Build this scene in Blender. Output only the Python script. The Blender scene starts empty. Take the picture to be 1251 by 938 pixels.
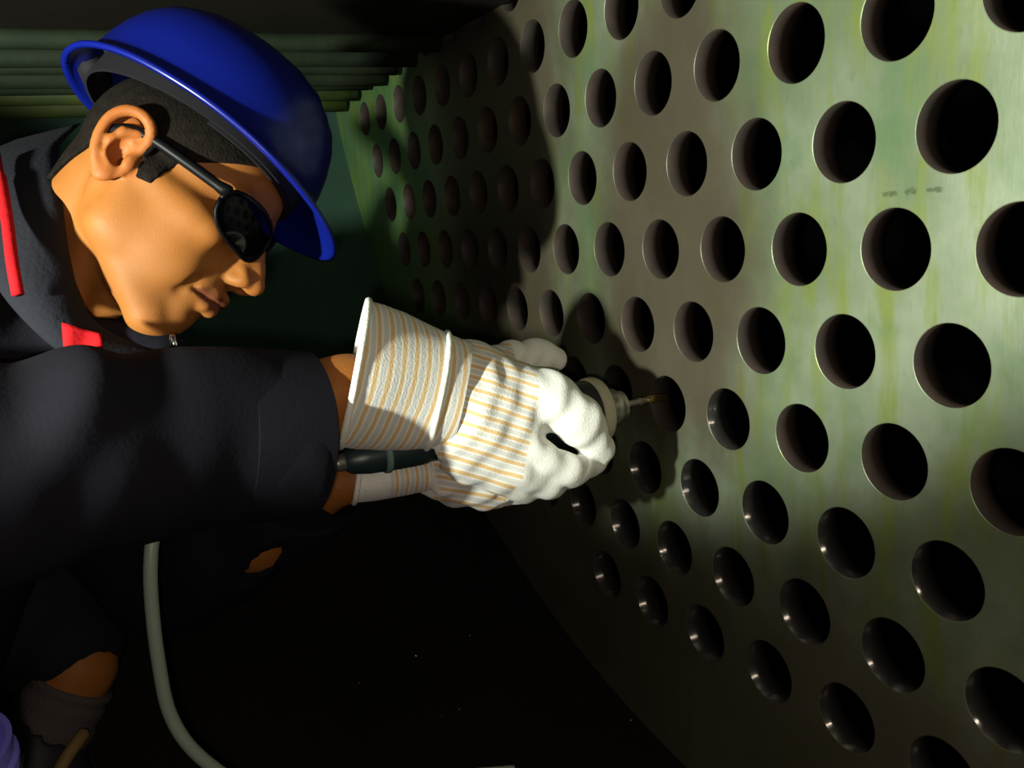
import bpy, bmesh, math, random
import numpy as np
from mathutils import Vector, Matrix, Quaternion

random.seed(4)
rng = np.random.default_rng(4)
scene = bpy.context.scene
COL = scene.collection

# ------------------------------------------------------------------ camera
FPX, CX, CY = 1054.52, 625.5, 469.0
CAM = np.array([-0.534968, 0.0, 0.0])
MR = np.array([[0.88622886, -0.45628944, -0.07998971],      # right
               [0.15895661, 0.13734068, 0.97768621],        # up
               [0.43512206, 0.87916863, -0.1942455]])       # forward
cam_d = bpy.data.cameras.new('camera'); cam = bpy.data.objects.new('camera', cam_d); COL.objects.link(cam)
cam_d.sensor_width = 36.0; cam_d.lens = 36.0 * FPX / 1251.0
cam_d.clip_start = 0.02; cam_d.clip_end = 50
m = Matrix.Identity(4)
for r in range(3):
    m[r][0] = MR[0][r]; m[r][1] = MR[1][r]; m[r][2] = -MR[2][r]; m[r][3] = CAM[r]
cam.matrix_world = m
scene.camera = cam

# ------------------------------------------------------------------ world, lamps, exposure
w = bpy.data.worlds.new('world'); scene.world = w; w.use_nodes = True
w.node_tree.nodes['Background'].inputs[0].default_value = (0.003, 0.0032, 0.0035, 1)
w.node_tree.nodes['Background'].inputs[1].default_value = 1.0
vs = scene.view_settings
vs.view_transform = 'Standard'; vs.look = 'None'; vs.gamma = 1.0; vs.use_curve_mapping = False
vs.exposure = 0.0

def lamp(name, kind, loc, aim, power, color, size, spot=None, blend=0.3):
    d = bpy.data.lights.new(name, kind); d.energy = power; d.color = color
    d.shadow_soft_size = size
    if kind == 'SPOT':
        d.spot_size = spot; d.spot_blend = blend
    o = bpy.data.objects.new(name, d); COL.objects.link(o); o.location = loc
    o.rotation_euler = (Vector(aim) - Vector(loc)).to_track_quat('-Z', 'Y').to_euler()
    return o
# hand lamp with a reflector, held behind the worker's shoulder just left of the frame; its beam is cut off below
AL = (-1.08, 0.37, 0.03)
el, az = math.radians(28), math.radians(24)
lamp('work_lamp', 'SPOT', AL, (AL[0] + math.cos(el) * math.cos(az), AL[1] + math.cos(el) * math.sin(az), AL[2] + math.sin(el)), 84.0, (0.92, 1.0, 0.84), 0.022, math.radians(97), .30)
# weak warm light of the phone that takes the picture
lamp('phone_light', 'POINT', (-0.56, -0.02, -0.02), (0, 1, 0), 6.0, (1.0, 0.86, 0.70), 0.012)

# ------------------------------------------------------------------ helpers
def P(x, y, d):
    """point seen at photo pixel (x, y) at depth d metres"""
    return CAM + d * (MR.T @ np.array([(x - CX) / FPX, -(y - CY) / FPX, 1.0]))

def pix(wp):
    q = (np.asarray(wp) - CAM) @ MR.T
    return np.stack([CX + FPX * q[..., 0] / q[..., 2], CY - FPX * q[..., 1] / q[..., 2], q[..., 2]], -1)

def mesh_obj(name, verts, faces, mat=None, parent=None, smooth=True):
    me = bpy.data.meshes.new(name)
    me.from_pydata([tuple(map(float, v)) for v in verts], [], [tuple(map(int, f)) for f in faces])
    me.update()
    if smooth:
        me.polygons.foreach_set('use_smooth', [True] * len(me.polygons))
    o = bpy.data.objects.new(name, me); COL.objects.link(o)
    if mat: me.materials.append(mat)
    if parent: o.parent = parent
    return o

def fix_normals(o):
    bm = bmesh.new(); bm.from_mesh(o.data)
    bmesh.ops.recalc_face_normals(bm, faces=bm.faces); bm.to_mesh(o.data); bm.free()

def tag(o, label=None, cat=None, group=None, kind=None):
    if label: o['label'] = label
    if cat: o['category'] = cat
    if group: o['group'] = group
    if kind: o['kind'] = kind
    return o

def empty(name, loc=(0, 0, 0)):
    o = bpy.data.objects.new(name, None); COL.objects.link(o); o.location = loc
    o.empty_display_size = 0.05
    return o

def put(o, parent):
    """parent without moving (parents carry only a translation)"""
    o.parent = parent
    o.matrix_parent_inverse = Matrix.Translation(-Vector(parent.location))
    return o

def spline(pts, n=8):
    pts = [np.asarray(p, float) for p in pts]
    q = [2 * pts[0] - pts[1]] + pts + [2 * pts[-1] - pts[-2]]
    out = []
    for i in range(1, len(q) - 2):
        for k in range(n):
            t = k / n
            a, b, c, d = q[i - 1], q[i], q[i + 1], q[i + 2]
            out.append(0.5 * ((2 * b) + (-a + c) * t + (2 * a - 5 * b + 4 * c - d) * t * t + (-a + 3 * b - 3 * c + d) * t ** 3))
    out.append(pts[-1])
    return out

def tube_data(pts, radii, segs=12, cap=True):
    pts = [np.asarray(p, float) for p in pts]
    if np.isscalar(radii): radii = [radii] * len(pts)
    V, F = [], []
    t0 = pts[1] - pts[0]; t0 /= np.linalg.norm(t0)
    a = np.array([0, 0, 1.0]) if abs(t0[2]) < .9 else np.array([1.0, 0, 0])
    nrm = np.cross(t0, a); nrm /= np.linalg.norm(nrm)
    for i, p in enumerate(pts):
        t = pts[min(i + 1, len(pts) - 1)] - pts[max(i - 1, 0)]; t /= np.linalg.norm(t)
        nrm = nrm - t * (nrm @ t); nrm /= np.linalg.norm(nrm)
        b = np.cross(t, nrm)
        for s in range(segs):
            ang = 2 * math.pi * s / segs
            V.append(p + radii[i] * (math.cos(ang) * nrm + math.sin(ang) * b))
    for i in range(len(pts) - 1):
        for s in range(segs):
            F.append((i * segs + s, i * segs + (s + 1) % segs, (i + 1) * segs + (s + 1) % segs, (i + 1) * segs + s))
    if cap:
        F.append(tuple(reversed(range(segs)))); F.append(tuple(range((len(pts) - 1) * segs, len(pts) * segs)))
    return V, F

def tube(name, pts, radii, mat, parent=None, segs=12, cap=True):
    V, F = tube_data(pts, radii, segs, cap)
    return mesh_obj(name, V, F, mat, parent)

def lathe_x(name, prof, y, z, mat, parent=None, segs=40):
    """surface of revolution about a line parallel to X; prof = [(x, r), ...]"""
    V, F = [], []
    n = len(prof)
    for (x, r) in prof:
        for s in range(segs):
            a = 2 * math.pi * s / segs
            V.append((x, y + r * math.cos(a), z + r * math.sin(a)))
    for i in range(n - 1):
        for s in range(segs):
            F.append((i * segs + s, i * segs + (s + 1) % segs, (i + 1) * segs + (s + 1) % segs, (i + 1) * segs + s))
    F.append(tuple(range(segs))); F.append(tuple(reversed(range((n - 1) * segs, n * segs))))
    o = mesh_obj(name, V, F, mat, parent); fix_normals(o)
    for p in o.data.polygons:
        if len(p.vertices) > 4: p.use_smooth = False
    sharp(o, 40)
    return o

def sharp(o, deg=35):
    bm = bmesh.new(); bm.from_mesh(o.data)
    for e in bm.edges:
        if len(e.link_faces) == 2 and e.calc_face_angle(0) > math.radians(deg): e.smooth = False
    bm.to_mesh(o.data); bm.free()

def box(name, lo, hi, mat, parent=None, bevel=0.0):
    bm = bmesh.new()
    lo, hi = np.asarray(lo, float), np.asarray(hi, float)
    bmesh.ops.create_cube(bm, size=1, matrix=Matrix.Translation(Vector((lo + hi) / 2)) @ Matrix.Diagonal(Vector(list(hi - lo) + [1])))
    if bevel:
        bmesh.ops.bevel(bm, geom=bm.edges[:], offset=bevel, segments=2, affect='EDGES')
    me = bpy.data.meshes.new(name); bm.to_mesh(me); bm.free()
    o = bpy.data.objects.new(name, me); COL.objects.link(o); me.materials.append(mat)
    if parent: o.parent = parent
    return o

# ---- signed-distance volumes meshed with surface nets
class Vol:
    def __init__(s, xs, ys, zs):
        s.ax = [np.asarray(a, np.float32) for a in (xs, ys, zs)]
        s.D = np.full([len(a) for a in s.ax], 5.0, np.float32)
    def sub(s, lo, hi):
        sl = []
        for a, l, h in zip(s.ax, lo, hi):
            i0 = max(int(np.searchsorted(a, l)) - 1, 0); i1 = min(int(np.searchsorted(a, h)) + 1, len(a))
            sl.append(slice(i0, max(i1, i0 + 1)))
        X = s.ax[0][sl[0]][:, None, None]; Y = s.ax[1][sl[1]][None, :, None]; Z = s.ax[2][sl[2]][None, None, :]
        return tuple(sl), X, Y, Z
    def apply(s, fn, lo, hi, k, op='add', pad=None):
        pad = (k * 1.2 + 0.5 * s.unit) if pad is None else pad
        sl, X, Y, Z = s.sub(np.asarray(lo) - pad, np.asarray(hi) + pad)
        d = fn(X, Y, Z).astype(np.float32); D = s.D[sl]
        if op == 'add':
            if k > 0:
                h = np.maximum(k - np.abs(D - d), 0) / k; s.D[sl] = np.minimum(D, d) - h * h * k * .25
            else: s.D[sl] = np.minimum(D, d)
        else:
            if k > 0:
                h = np.maximum(k - np.abs(D + d), 0) / k; s.D[sl] = np.maximum(D, -d) + h * h * k * .25
            else: s.D[sl] = np.maximum(D, -d)
    unit = 1.0
    def ell(s, c, r, k=0.0, op='add', rot=None):
        c = np.asarray(c, float); r = np.asarray(r, float)
        def fn(X, Y, Z):
            x, y, z = X - c[0], Y - c[1], Z - c[2]
            if rot is not None:
                x, y, z = [rot[i][0] * x + rot[i][1] * y + rot[i][2] * z for i in range(3)]
            k0 = np.sqrt((x / r[0]) ** 2 + (y / r[1]) ** 2 + (z / r[2]) ** 2)
            k1 = np.sqrt((x / r[0] ** 2) ** 2 + (y / r[1] ** 2) ** 2 + (z / r[2] ** 2) ** 2) + 1e-6
            return k0 * (k0 - 1) / k1
        R = r if rot is None else np.full(3, r.max())
        s.apply(fn, c - R, c + R, k, op)
    def cap(s, a, b, ra, rb=None, k=0.0, op='add'):
        a = np.asarray(a, float); b = np.asarray(b, float); rb = ra if rb is None else rb
        ab = b - a; L2 = ab @ ab
        def fn(X, Y, Z):
            x, y, z = X - a[0], Y - a[1], Z - a[2]
            t = np.clip((x * ab[0] + y * ab[1] + z * ab[2]) / L2, 0, 1)
            return np.sqrt((x - t * ab[0]) ** 2 + (y - t * ab[1]) ** 2 + (z - t * ab[2]) ** 2) - (ra + (rb - ra) * t)
        R = max(ra, rb)
        s.apply(fn, np.minimum(a, b) - R, np.maximum(a, b) + R, k, op)
    def chain(s, pts, radii, k=0.0, op='add'):
        for i in range(len(pts) - 1): s.cap(pts[i], pts[i + 1], radii[i], radii[i + 1], k, op)
    def mesh(s, D=None):
        D = s.D if D is None else D
        S = D < 0
        n = np.zeros(np.array(S.shape) - 1, np.uint8)
        for i in (0, 1):
            for j in (0, 1):
                for k in (0, 1):
                    n += S[i:S.shape[0] - 1 + i, j:S.shape[1] - 1 + j, k:S.shape[2] - 1 + k]
        act = (n > 0) & (n < 8)
        idx = np.argwhere(act)
        vid = np.full(act.shape, -1, np.int32); vid[tuple(idx.T)] = np.arange(len(idx))
        acc = np.zeros((len(idx), 3)); cnt = np.zeros(len(idx))
        cr = [(i, j, k) for i in (0, 1) for j in (0, 1) for k in (0, 1)]
        ax = [a.astype(np.float64) for a in s.ax]
        for a in range(8):
            for b in range(a + 1, 8):
                da = np.array(cr[b]) - np.array(cr[a])
                if np.abs(da).sum() != 1: continue
                ia = idx + np.array(cr[a]); ib = idx + np.array(cr[b])
                va = D[tuple(ia.T)].astype(np.float64); vb = D[tuple(ib.T)].astype(np.float64)
                msk = (va < 0) != (vb < 0)
                t = np.where(msk, va / np.where(msk, va - vb, 1), 0)
                for q in range(3):
                    pa = ax[q][ia[:, q]]; pb = ax[q][ib[:, q]]
                    acc[:, q] += np.where(msk, pa + t * (pb - pa), 0)
                cnt += msk
        V = acc / cnt[:, None]
        F = []
        for q in range(3):
            u, v = (q + 1) % 3, (q + 2) % 3
            A = np.moveaxis(S, (q, u, v), (0, 1, 2)); W = np.moveaxis(vid, (q, u, v), (0, 1, 2))
            e = A[:-1, 1:-1, 1:-1] != A[1:, 1:-1, 1:-1]
            ii = np.argwhere(e); neg = A[:-1, 1:-1, 1:-1][tuple(ii.T)]
            i, j, k = ii[:, 0], ii[:, 1], ii[:, 2]
            f = np.stack([W[i, j, k], W[i, j + 1, k], W[i, j + 1, k + 1], W[i, j, k + 1]], 1)
            f[~neg] = f[~neg][:, ::-1]
            F.append(f)
        F = np.concatenate(F)
        F = F[(F >= 0).all(1)]
        return V, F

def fast_obj(name, V, F, mat, parent=None):
    me = bpy.data.meshes.new(name)
    me.vertices.add(len(V)); me.vertices.foreach_set('co', np.asarray(V, np.float32).ravel())
    me.loops.add(len(F) * 4); me.loops.foreach_set('vertex_index', np.asarray(F, np.int32).ravel())
    me.polygons.add(len(F)); me.polygons.foreach_set('loop_start', np.arange(0, len(F) * 4, 4, dtype=np.int32))
    me.update(calc_edges=True); me.validate()
    me.polygons.foreach_set('use_smooth', np.ones(len(me.polygons), bool))
    o = bpy.data.objects.new(name, me); COL.objects.link(o); me.materials.append(mat)
    if parent: o.parent = parent
    return o

def axis(segments):
    """[(a, b, step), ...] joined into one rectilinear axis"""
    out = []
    for a, b, st in segments:
        n = max(int(round((b - a) / st)), 1); out.append(np.linspace(a, b, n, endpoint=False))
    out.append([segments[-1][1]])
    return np.concatenate(out)

def keep_biggest(V, F):
    return V, F

# ------------------------------------------------------------------ materials
def mat(name, color=(.5, .5, .5), rough=.6, metal=0.0, spec=.5, noise=None, bump=None, coat=0.0, sheen=0.0, sss=0.0):
    M = bpy.data.materials.new(name); M.use_nodes = True
    nt = M.node_tree; b = nt.nodes['Principled BSDF']
    b.inputs['Base Color'].default_value = (*color, 1); b.inputs['Roughness'].default_value = rough
    b.inputs['Metallic'].default_value = metal; b.inputs['Specular IOR Level'].default_value = spec
    b.inputs['Coat Weight'].default_value = coat; b.inputs['Sheen Weight'].default_value = sheen
    if sss:
        b.inputs['Subsurface Weight'].default_value = sss
        b.inputs['Subsurface Radius'].default_value = (.01, .004, .002); b.inputs['Subsurface Scale'].default_value = .6
    tc = nt.nodes.new('ShaderNodeTexCoord')
    if noise:   # (scale, other colour, strength)
        n = nt.nodes.new('ShaderNodeTexNoise'); n.inputs['Scale'].default_value = noise[0]; n.inputs['Detail'].default_value = 6
        nt.links.new(tc.outputs['Object'], n.inputs['Vector'])
        r = nt.nodes.new('ShaderNodeValToRGB'); r.color_ramp.elements[0].position = .35; r.color_ramp.elements[1].position = .65
        r.color_ramp.elements[0].color = (*color, 1); r.color_ramp.elements[1].color = (*noise[1], 1)
        nt.links.new(n.outputs['Fac'], r.inputs['Fac']); nt.links.new(r.outputs['Color'], b.inputs['Base Color'])
    if bump:    # (scale, strength)
        n2 = nt.nodes.new('ShaderNodeTexNoise'); n2.inputs['Scale'].default_value = bump[0]; n2.inputs['Detail'].default_value = 5
        nt.links.new(tc.outputs['Object'], n2.inputs['Vector'])
        bp = nt.nodes.new('ShaderNodeBump'); bp.inputs['Strength'].default_value = bump[1]; bp.inputs['Distance'].default_value = .004
        nt.links.new(n2.outputs['Fac'], bp.inputs['Height']); nt.links.new(bp.outputs['Normal'], b.inputs['Normal'])
    return M

class NT:
    """tiny node-graph helper"""
    def __init__(s, M): s.nt = M.node_tree; s.b = s.nt.nodes['Principled BSDF']
    def n(s, t, **kw):
        nd = s.nt.nodes.new('ShaderNode' + t)
        for k, v in kw.items():
            if hasattr(nd, k): setattr(nd, k, v)
        return nd
    def l(s, a, b): s.nt.links.new(a, b)
    def val(s, sock, v):
        if hasattr(v, 'is_linked') or hasattr(v, 'links'): s.l(v, sock)
        else: sock.default_value = v
    def math(s, op, a, b=0.0, c=None, clamp=False):
        nd = s.n('Math'); nd.operation = op; nd.use_clamp = clamp
        s.val(nd.inputs[0], a); s.val(nd.inputs[1], b)
        if c is not None: s.val(nd.inputs[2], c)
        return nd.outputs[0]
    def mix(s, f, a, b):
        nd = s.n('Mix'); nd.data_type = 'RGBA'
        s.val(nd.inputs[0], f); s.val(nd.inputs[6], a); s.val(nd.inputs[7], b)
        return nd.outputs[2]
    def noise(s, vec, scale, detail=5, rough=.55):
        nd = s.n('TexNoise'); s.l(vec, nd.inputs['Vector']); nd.inputs['Scale'].default_value = scale
        nd.inputs['Detail'].default_value = detail; nd.inputs['Roughness'].default_value = rough
        return nd.outputs['Fac']
    def smooth(s, v, a, b):
        nd = s.n('MapRange'); nd.interpolation_type = 'SMOOTHSTEP'
        s.l(v, nd.inputs[0]); nd.inputs[1].default_value = a; nd.inputs[2].default_value = b
        return nd.outputs[0]
    def mapping(s, vec, scale=(1, 1, 1), loc=(0, 0, 0)):
        nd = s.n('Mapping'); s.l(vec, nd.inputs[0]); nd.inputs['Scale'].default_value = scale; nd.inputs['Location'].default_value = loc
        return nd.outputs[0]

# drilled steel plate: grey-green mill scale, yellow-green streaks running down, brown rust blooms that also paint in shade
MARKS = [(.4418, -.0090, .0080, .0030), (.4247, -.0078, .0060, .0036), (.4052, -.0080, .0085, .0026)]
def plate_material():
    M = mat('drilled_plate_steel', rough=.42, metal=.35)
    g = NT(M); tc = g.n('TexCoord').outputs['Object']
    streak = g.noise(g.mapping(tc, (1, 26, 5)), 1.6, 6, .6)
    blot = g.noise(tc, 5.0, 5, .6)
    fine = g.noise(g.mapping(tc, (1, 120, 40)), 1.5, 4)
    rustn = g.noise(g.mapping(tc, (1, 3.0, 2.0), (3.1, .4, 1.7)), 1.3, 5, .6)
    base = g.mix(g.smooth(blot, .35, .68), (.150, .190, .110, 1), (.275, .310, .230, 1))
    base = g.mix(g.math('MULTIPLY', g.smooth(streak, .46, .68), .85), base, (.185, .225, .045, 1))
    base = g.mix(g.math('MULTIPLY', g.smooth(g.noise(tc, 11, 5), .50, .70), .65), base, (.105, .185, .085, 1))
    sep = g.n('SeparateXYZ'); g.l(tc, sep.inputs[0]); Y, Z = sep.outputs['Y'], sep.outputs['Z']
    # greener coating towards the far rim
    base = g.mix(g.math('MULTIPLY', g.smooth(Y, 1.15, 1.5), .7), base, g.mix(g.smooth(streak, .4, .65), (.085, .240, .085, 1), (.170, .290, .045, 1)))
    # rust bloom that also paints in shade beside the bit; more along the bottom
    dy = g.math('MULTIPLY', g.math('SUBTRACT', Y, .70), 6.5); dz = g.math('MULTIPLY', g.math('SUBTRACT', Z, -.02), 3.6)
    rr = g.math('ADD', g.math('MULTIPLY', dy, dy), g.math('MULTIPLY', dz, dz))
    bloom = g.math('SUBTRACT', 1.25, rr)
    bloom = g.math('ADD', bloom, g.math('MULTIPLY', g.math('SUBTRACT', rustn, .5), 2.0))
    low = g.math('MULTIPLY', g.math('ADD', g.math('MULTIPLY', Z, -1.0), -.26), 6.0)
    low = g.math('ADD', low, g.math('MULTIPLY', g.math('SUBTRACT', rustn, .5), 2.2))
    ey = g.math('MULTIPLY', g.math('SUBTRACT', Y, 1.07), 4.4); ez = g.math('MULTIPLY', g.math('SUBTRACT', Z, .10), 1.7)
    far = g.math('SUBTRACT', 1.2, g.math('ADD', g.math('MULTIPLY', ey, ey), g.math('MULTIPLY', ez, ez)))  # dark rust tone painted in to deepen the head's shadow
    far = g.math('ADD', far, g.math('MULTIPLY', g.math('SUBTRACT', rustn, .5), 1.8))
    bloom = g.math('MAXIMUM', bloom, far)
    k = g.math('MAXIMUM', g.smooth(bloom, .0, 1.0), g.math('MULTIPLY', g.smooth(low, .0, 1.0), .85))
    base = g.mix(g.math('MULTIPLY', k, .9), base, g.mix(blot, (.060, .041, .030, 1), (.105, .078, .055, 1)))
    base = g.mix(g.math('MULTIPLY', g.smooth(fine, .55, .8), .25), base, (.09, .10, .06, 1))
    # smudged grease-pencil mark between two bores
    for (my, mz, wy, wz) in MARKS:
        ey = g.math('DIVIDE', g.math('SUBTRACT', Y, my), wy); ez = g.math('DIVIDE', g.math('SUBTRACT', Z, mz), wz)
        q = g.math('SUBTRACT', 1.15, g.math('ADD', g.math('MULTIPLY', ey, ey), g.math('MULTIPLY', ez, ez)))
        q = g.math('ADD', q, g.math('MULTIPLY', g.math('SUBTRACT', g.noise(tc, 220, 3), .5), 2.6))
        base = g.mix(g.math('MULTIPLY', g.smooth(q, .2, 1.1), .7), base, (.055, .075, .030, 1))
    g.l(base, g.b.inputs['Base Color'])
    g.l(g.math('ADD', g.math('MULTIPLY', blot, .25), .32), g.b.inputs['Roughness'])
    bp = g.n('Bump'); bp.inputs['Strength'].default_value = .15; bp.inputs['Distance'].default_value = .001
    g.l(fine, bp.inputs['Height']); g.l(bp.outputs[0], g.b.inputs['Normal'])
    return M
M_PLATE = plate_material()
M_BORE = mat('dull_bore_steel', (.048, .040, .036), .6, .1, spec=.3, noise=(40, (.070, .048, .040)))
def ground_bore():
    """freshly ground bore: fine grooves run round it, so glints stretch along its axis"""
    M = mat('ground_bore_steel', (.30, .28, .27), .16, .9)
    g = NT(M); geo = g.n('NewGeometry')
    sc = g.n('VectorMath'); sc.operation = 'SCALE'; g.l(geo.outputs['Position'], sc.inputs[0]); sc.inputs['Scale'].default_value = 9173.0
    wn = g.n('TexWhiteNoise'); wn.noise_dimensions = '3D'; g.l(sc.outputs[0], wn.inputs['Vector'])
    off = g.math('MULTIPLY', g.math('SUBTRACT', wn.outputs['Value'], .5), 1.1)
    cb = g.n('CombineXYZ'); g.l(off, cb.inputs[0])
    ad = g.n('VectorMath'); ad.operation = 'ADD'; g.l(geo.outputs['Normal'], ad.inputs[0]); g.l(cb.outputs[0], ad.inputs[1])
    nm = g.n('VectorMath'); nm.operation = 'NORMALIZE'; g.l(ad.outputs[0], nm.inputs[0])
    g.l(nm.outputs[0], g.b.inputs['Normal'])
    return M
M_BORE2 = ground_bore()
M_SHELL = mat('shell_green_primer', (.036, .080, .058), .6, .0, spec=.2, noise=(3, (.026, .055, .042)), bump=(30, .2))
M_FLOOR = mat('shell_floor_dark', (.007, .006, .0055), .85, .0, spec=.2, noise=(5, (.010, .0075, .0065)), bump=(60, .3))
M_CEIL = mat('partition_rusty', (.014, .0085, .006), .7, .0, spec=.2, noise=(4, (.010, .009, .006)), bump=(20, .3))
M_PIPE = mat('pipe_dark_green', (.017, .024, .011), .75, .0, spec=.2, noise=(9, (.008, .014, .008)), bump=(40, .4))
M_PIPE_LIT = mat('pipe_lit_green', (.060, .075, .014), .65, .0, spec=.3, noise=(9, (.022, .040, .014)), bump=(40, .4))  # lit copy of the pipe green: light painted into the far pair
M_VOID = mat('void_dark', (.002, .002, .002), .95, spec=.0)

M_BLUE = mat('helmet_blue', (.003, .008, .155), .30, .0)
M_BLUE_IN = mat('helmet_inside', (.006, .012, .15), .5)
M_BAND = mat('headband_dark', (.008, .007, .010), .8, spec=.2)
M_NAVY = mat('jacket_navy', (.0095, .0088, .0140), .95, .0, spec=.1, noise=(14, (.0075, .0070, .0115)), bump=(300, .08))
M_NAVY2 = mat('collar_navy', (.010, .010, .016), .9, spec=.2, bump=(240, .3))
M_RED = mat('trim_red', (.42, .004, .008), .85, spec=.2, bump=(200, .2))
M_TROU = mat('trouser_black', (.010, .009, .013), .9, spec=.2, bump=(200, .3))
M_SOCK = mat('sock_grey', (.080, .066, .066), .95, spec=.1, bump=(300, .5))
M_BOOT = mat('boot_dark', (.018, .016, .022), .6)
M_TAN = mat('leather_tan', (.20, .115, .04), .7)
M_BLACK = mat('satin_black', (.003, .003, .004), .45, spec=.15)
M_LENS = mat('lens_black', (.002, .002, .003), .10, spec=.12)
M_METAL = mat('bright_metal', (.62, .62, .60), .25, 1.0)
M_HAIR = mat('hair_dark', (.0055, .0040, .0035), .85, spec=.1, noise=(120, (.010, .007, .005)), bump=(420, .4))

def skin_material():
    M = mat('skin', (.50, .24, .085), .60, 0, spec=.3, sss=.12)
    g = NT(M); tc = g.n('TexCoord').outputs['Object']
    at = g.n('VertexColor'); at.layer_name = 'tint'
    n = g.noise(tc, 60, 4); n2 = g.noise(tc, 700, 3)
    c = g.mix(g.math('MULTIPLY', n, .35), at.outputs['Color'], (.21, .070, .016, 1))
    g.l(c, g.b.inputs['Base Color'])
    bp = g.n('Bump'); bp.inputs['Strength'].default_value = .12; bp.inputs['Distance'].default_value = .002
    g.l(n2, bp.inputs['Height']); g.l(bp.outputs[0], g.b.inputs['Normal'])
    return M
M_SKIN = skin_material()

# ------------------------------------------------------------------ the setting
SY, SZ, SR = 0.574, 0.638, 1.280            # axis and radius of the round shell (axis runs along X)
PITCH, ROWH, Y0, Z0, RH, TH = 0.0935, 0.08033, 0.43828, -0.04868, 0.0300, 0.026
ZC = 0.255                                  # underside of the partition
LEFT = -2.2

# drilled plate, one cell per bore, bores cut right through
def build_plate():
    V, F, BF = [], [], []
    SEG = 48
    def rect_pt(a, hw, hh):
        c, s = math.cos(a), math.sin(a)
        k = min(hw / abs(c) if abs(c) > 1e-9 else 1e9, hh / abs(s) if abs(s) > 1e-9 else 1e9)
        return c * k, s * k
    hw, hh = PITCH / 2, ROWH / 2
    ca = math.atan2(hh, hw)
    angs = sorted(set([2 * math.pi * i / SEG for i in range(SEG)] + [ca, math.pi - ca, math.pi + ca, 2 * math.pi - ca]))
    N = len(angs); ch = .0006
    holes = []
    for k in range(-5, 9):
        zc = Z0 - k * ROWH
        if zc - hh > SZ: continue
        j0 = 1 if k % 2 else 0
        for jj in range(-24, 34):
            j = 2 * jj + j0
            yc = Y0 + j * PITCH / 2
            if yc < -.62 or yc > 1.95: continue
            r = math.hypot(yc - SY, zc - SZ)
            hole = r < 1.142 and -.45 < yc
            b = len(V)
            if hole:
                holes.append((yc, zc))
                for a in angs:
                    x, y = rect_pt(a, hw, hh); V.append((0, yc + x, zc + y))
                for (xx, rr) in ((0, RH + ch), (ch * .6, RH), (TH, RH)):
                    for a in angs: V.append((xx, yc + rr * math.cos(a), zc + rr * math.sin(a)))
                for a in angs:
                    x, y = rect_pt(a, hw, hh); V.append((TH, yc + x, zc + y))
                for lv in range(4):
                    for i in range(N):
                        f = (b + lv * N + i, b + lv * N + (i + 1) % N, b + (lv + 1) * N + (i + 1) % N, b + (lv + 1) * N + i)
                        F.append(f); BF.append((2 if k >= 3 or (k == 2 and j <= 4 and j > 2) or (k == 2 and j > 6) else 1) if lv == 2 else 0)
            else:
                for xx in (0, TH):
                    V += [(xx, yc - hw, zc - hh), (xx, yc + hw, zc - hh), (xx, yc + hw, zc + hh), (xx, yc - hw, zc + hh)]
                F.append((b, b + 3, b + 2, b + 1)); F.append((b + 4, b + 5, b + 6, b + 7)); BF += [0, 0]
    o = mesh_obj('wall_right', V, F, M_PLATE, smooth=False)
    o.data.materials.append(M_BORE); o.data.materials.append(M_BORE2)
    for p, bf in zip(o.data.polygons, BF):
        if bf: p.material_index = bf; p.use_smooth = True
    # make every front face look into the vessel (-X), every bore face look at its axis
    bm = bmesh.new(); bm.from_mesh(o.data); bm.faces.ensure_lookup_table()
    hs = np.array(holes)
    flip = []
    for f in bm.faces:
        c = f.calc_center_median(); n = f.normal
        if f.material_index >= 1:
            q = hs[np.argmin((hs[:, 0] - c.y) ** 2 + (hs[:, 1] - c.z) ** 2)]
            if n.y * (q[0] - c.y) + n.z * (q[1] - c.z) < 0: flip.append(f)
        elif (c.x < TH / 2) == (n.x > 0): flip.append(f)
    bmesh.ops.reverse_faces(bm, faces=flip); bm.to_mesh(o.data); bm.free()
    return tag(o, 'thick green-grey steel plate drilled with staggered rows of round holes', kind='structure')
plate = build_plate()

# soot-black layer grease-pencil scribble on the plate (three smudged strokes)
def arc_strip(name, a0, a1, x0, x1, m_, thick=.02, n=40):
    V, F = [], []
    for i in range(n + 1):
        a = a0 + (a1 - a0) * i / n
        for x in (x0, x1):
            for r in (SR, SR + thick):
                V.append((x, SY + r * math.cos(a), SZ + r * math.sin(a)))
    for i in range(n):
        b = i * 4
        F += [(b, b + 2, b + 6, b + 4), (b + 1, b + 5, b + 7, b + 3), (b, b + 4, b + 5, b + 1), (b + 2, b + 3, b + 7, b + 6)]
    F += [(0, 1, 3, 2), (n * 4, n * 4 + 2, n * 4 + 3, n * 4 + 1)]
    o = mesh_obj(name, V, F, m_); fix_normals(o); sharp(o)
    return o
D2 = math.radians
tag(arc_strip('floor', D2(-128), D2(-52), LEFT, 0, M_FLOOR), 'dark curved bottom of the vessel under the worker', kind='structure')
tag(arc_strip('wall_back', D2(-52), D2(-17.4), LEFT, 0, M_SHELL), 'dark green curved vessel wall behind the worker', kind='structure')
tag(arc_strip('wall_front', D2(-162.6), D2(-128), LEFT, 0, M_SHELL), 'curved vessel wall behind the photographer', kind='structure')
half = math.sqrt(SR ** 2 - (SZ - ZC) ** 2)
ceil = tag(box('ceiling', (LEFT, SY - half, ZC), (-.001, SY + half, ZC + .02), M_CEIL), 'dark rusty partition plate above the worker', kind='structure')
V = [(LEFT, SY, SZ)]; n = 48
V = []
for x in (LEFT - .02, LEFT):
    for i in range(n + 1):
        a = D2(-162.6) + D2(145.2) * i / n
        V.append((x, SY + SR * math.cos(a), SZ + SR * math.sin(a)))
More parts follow.
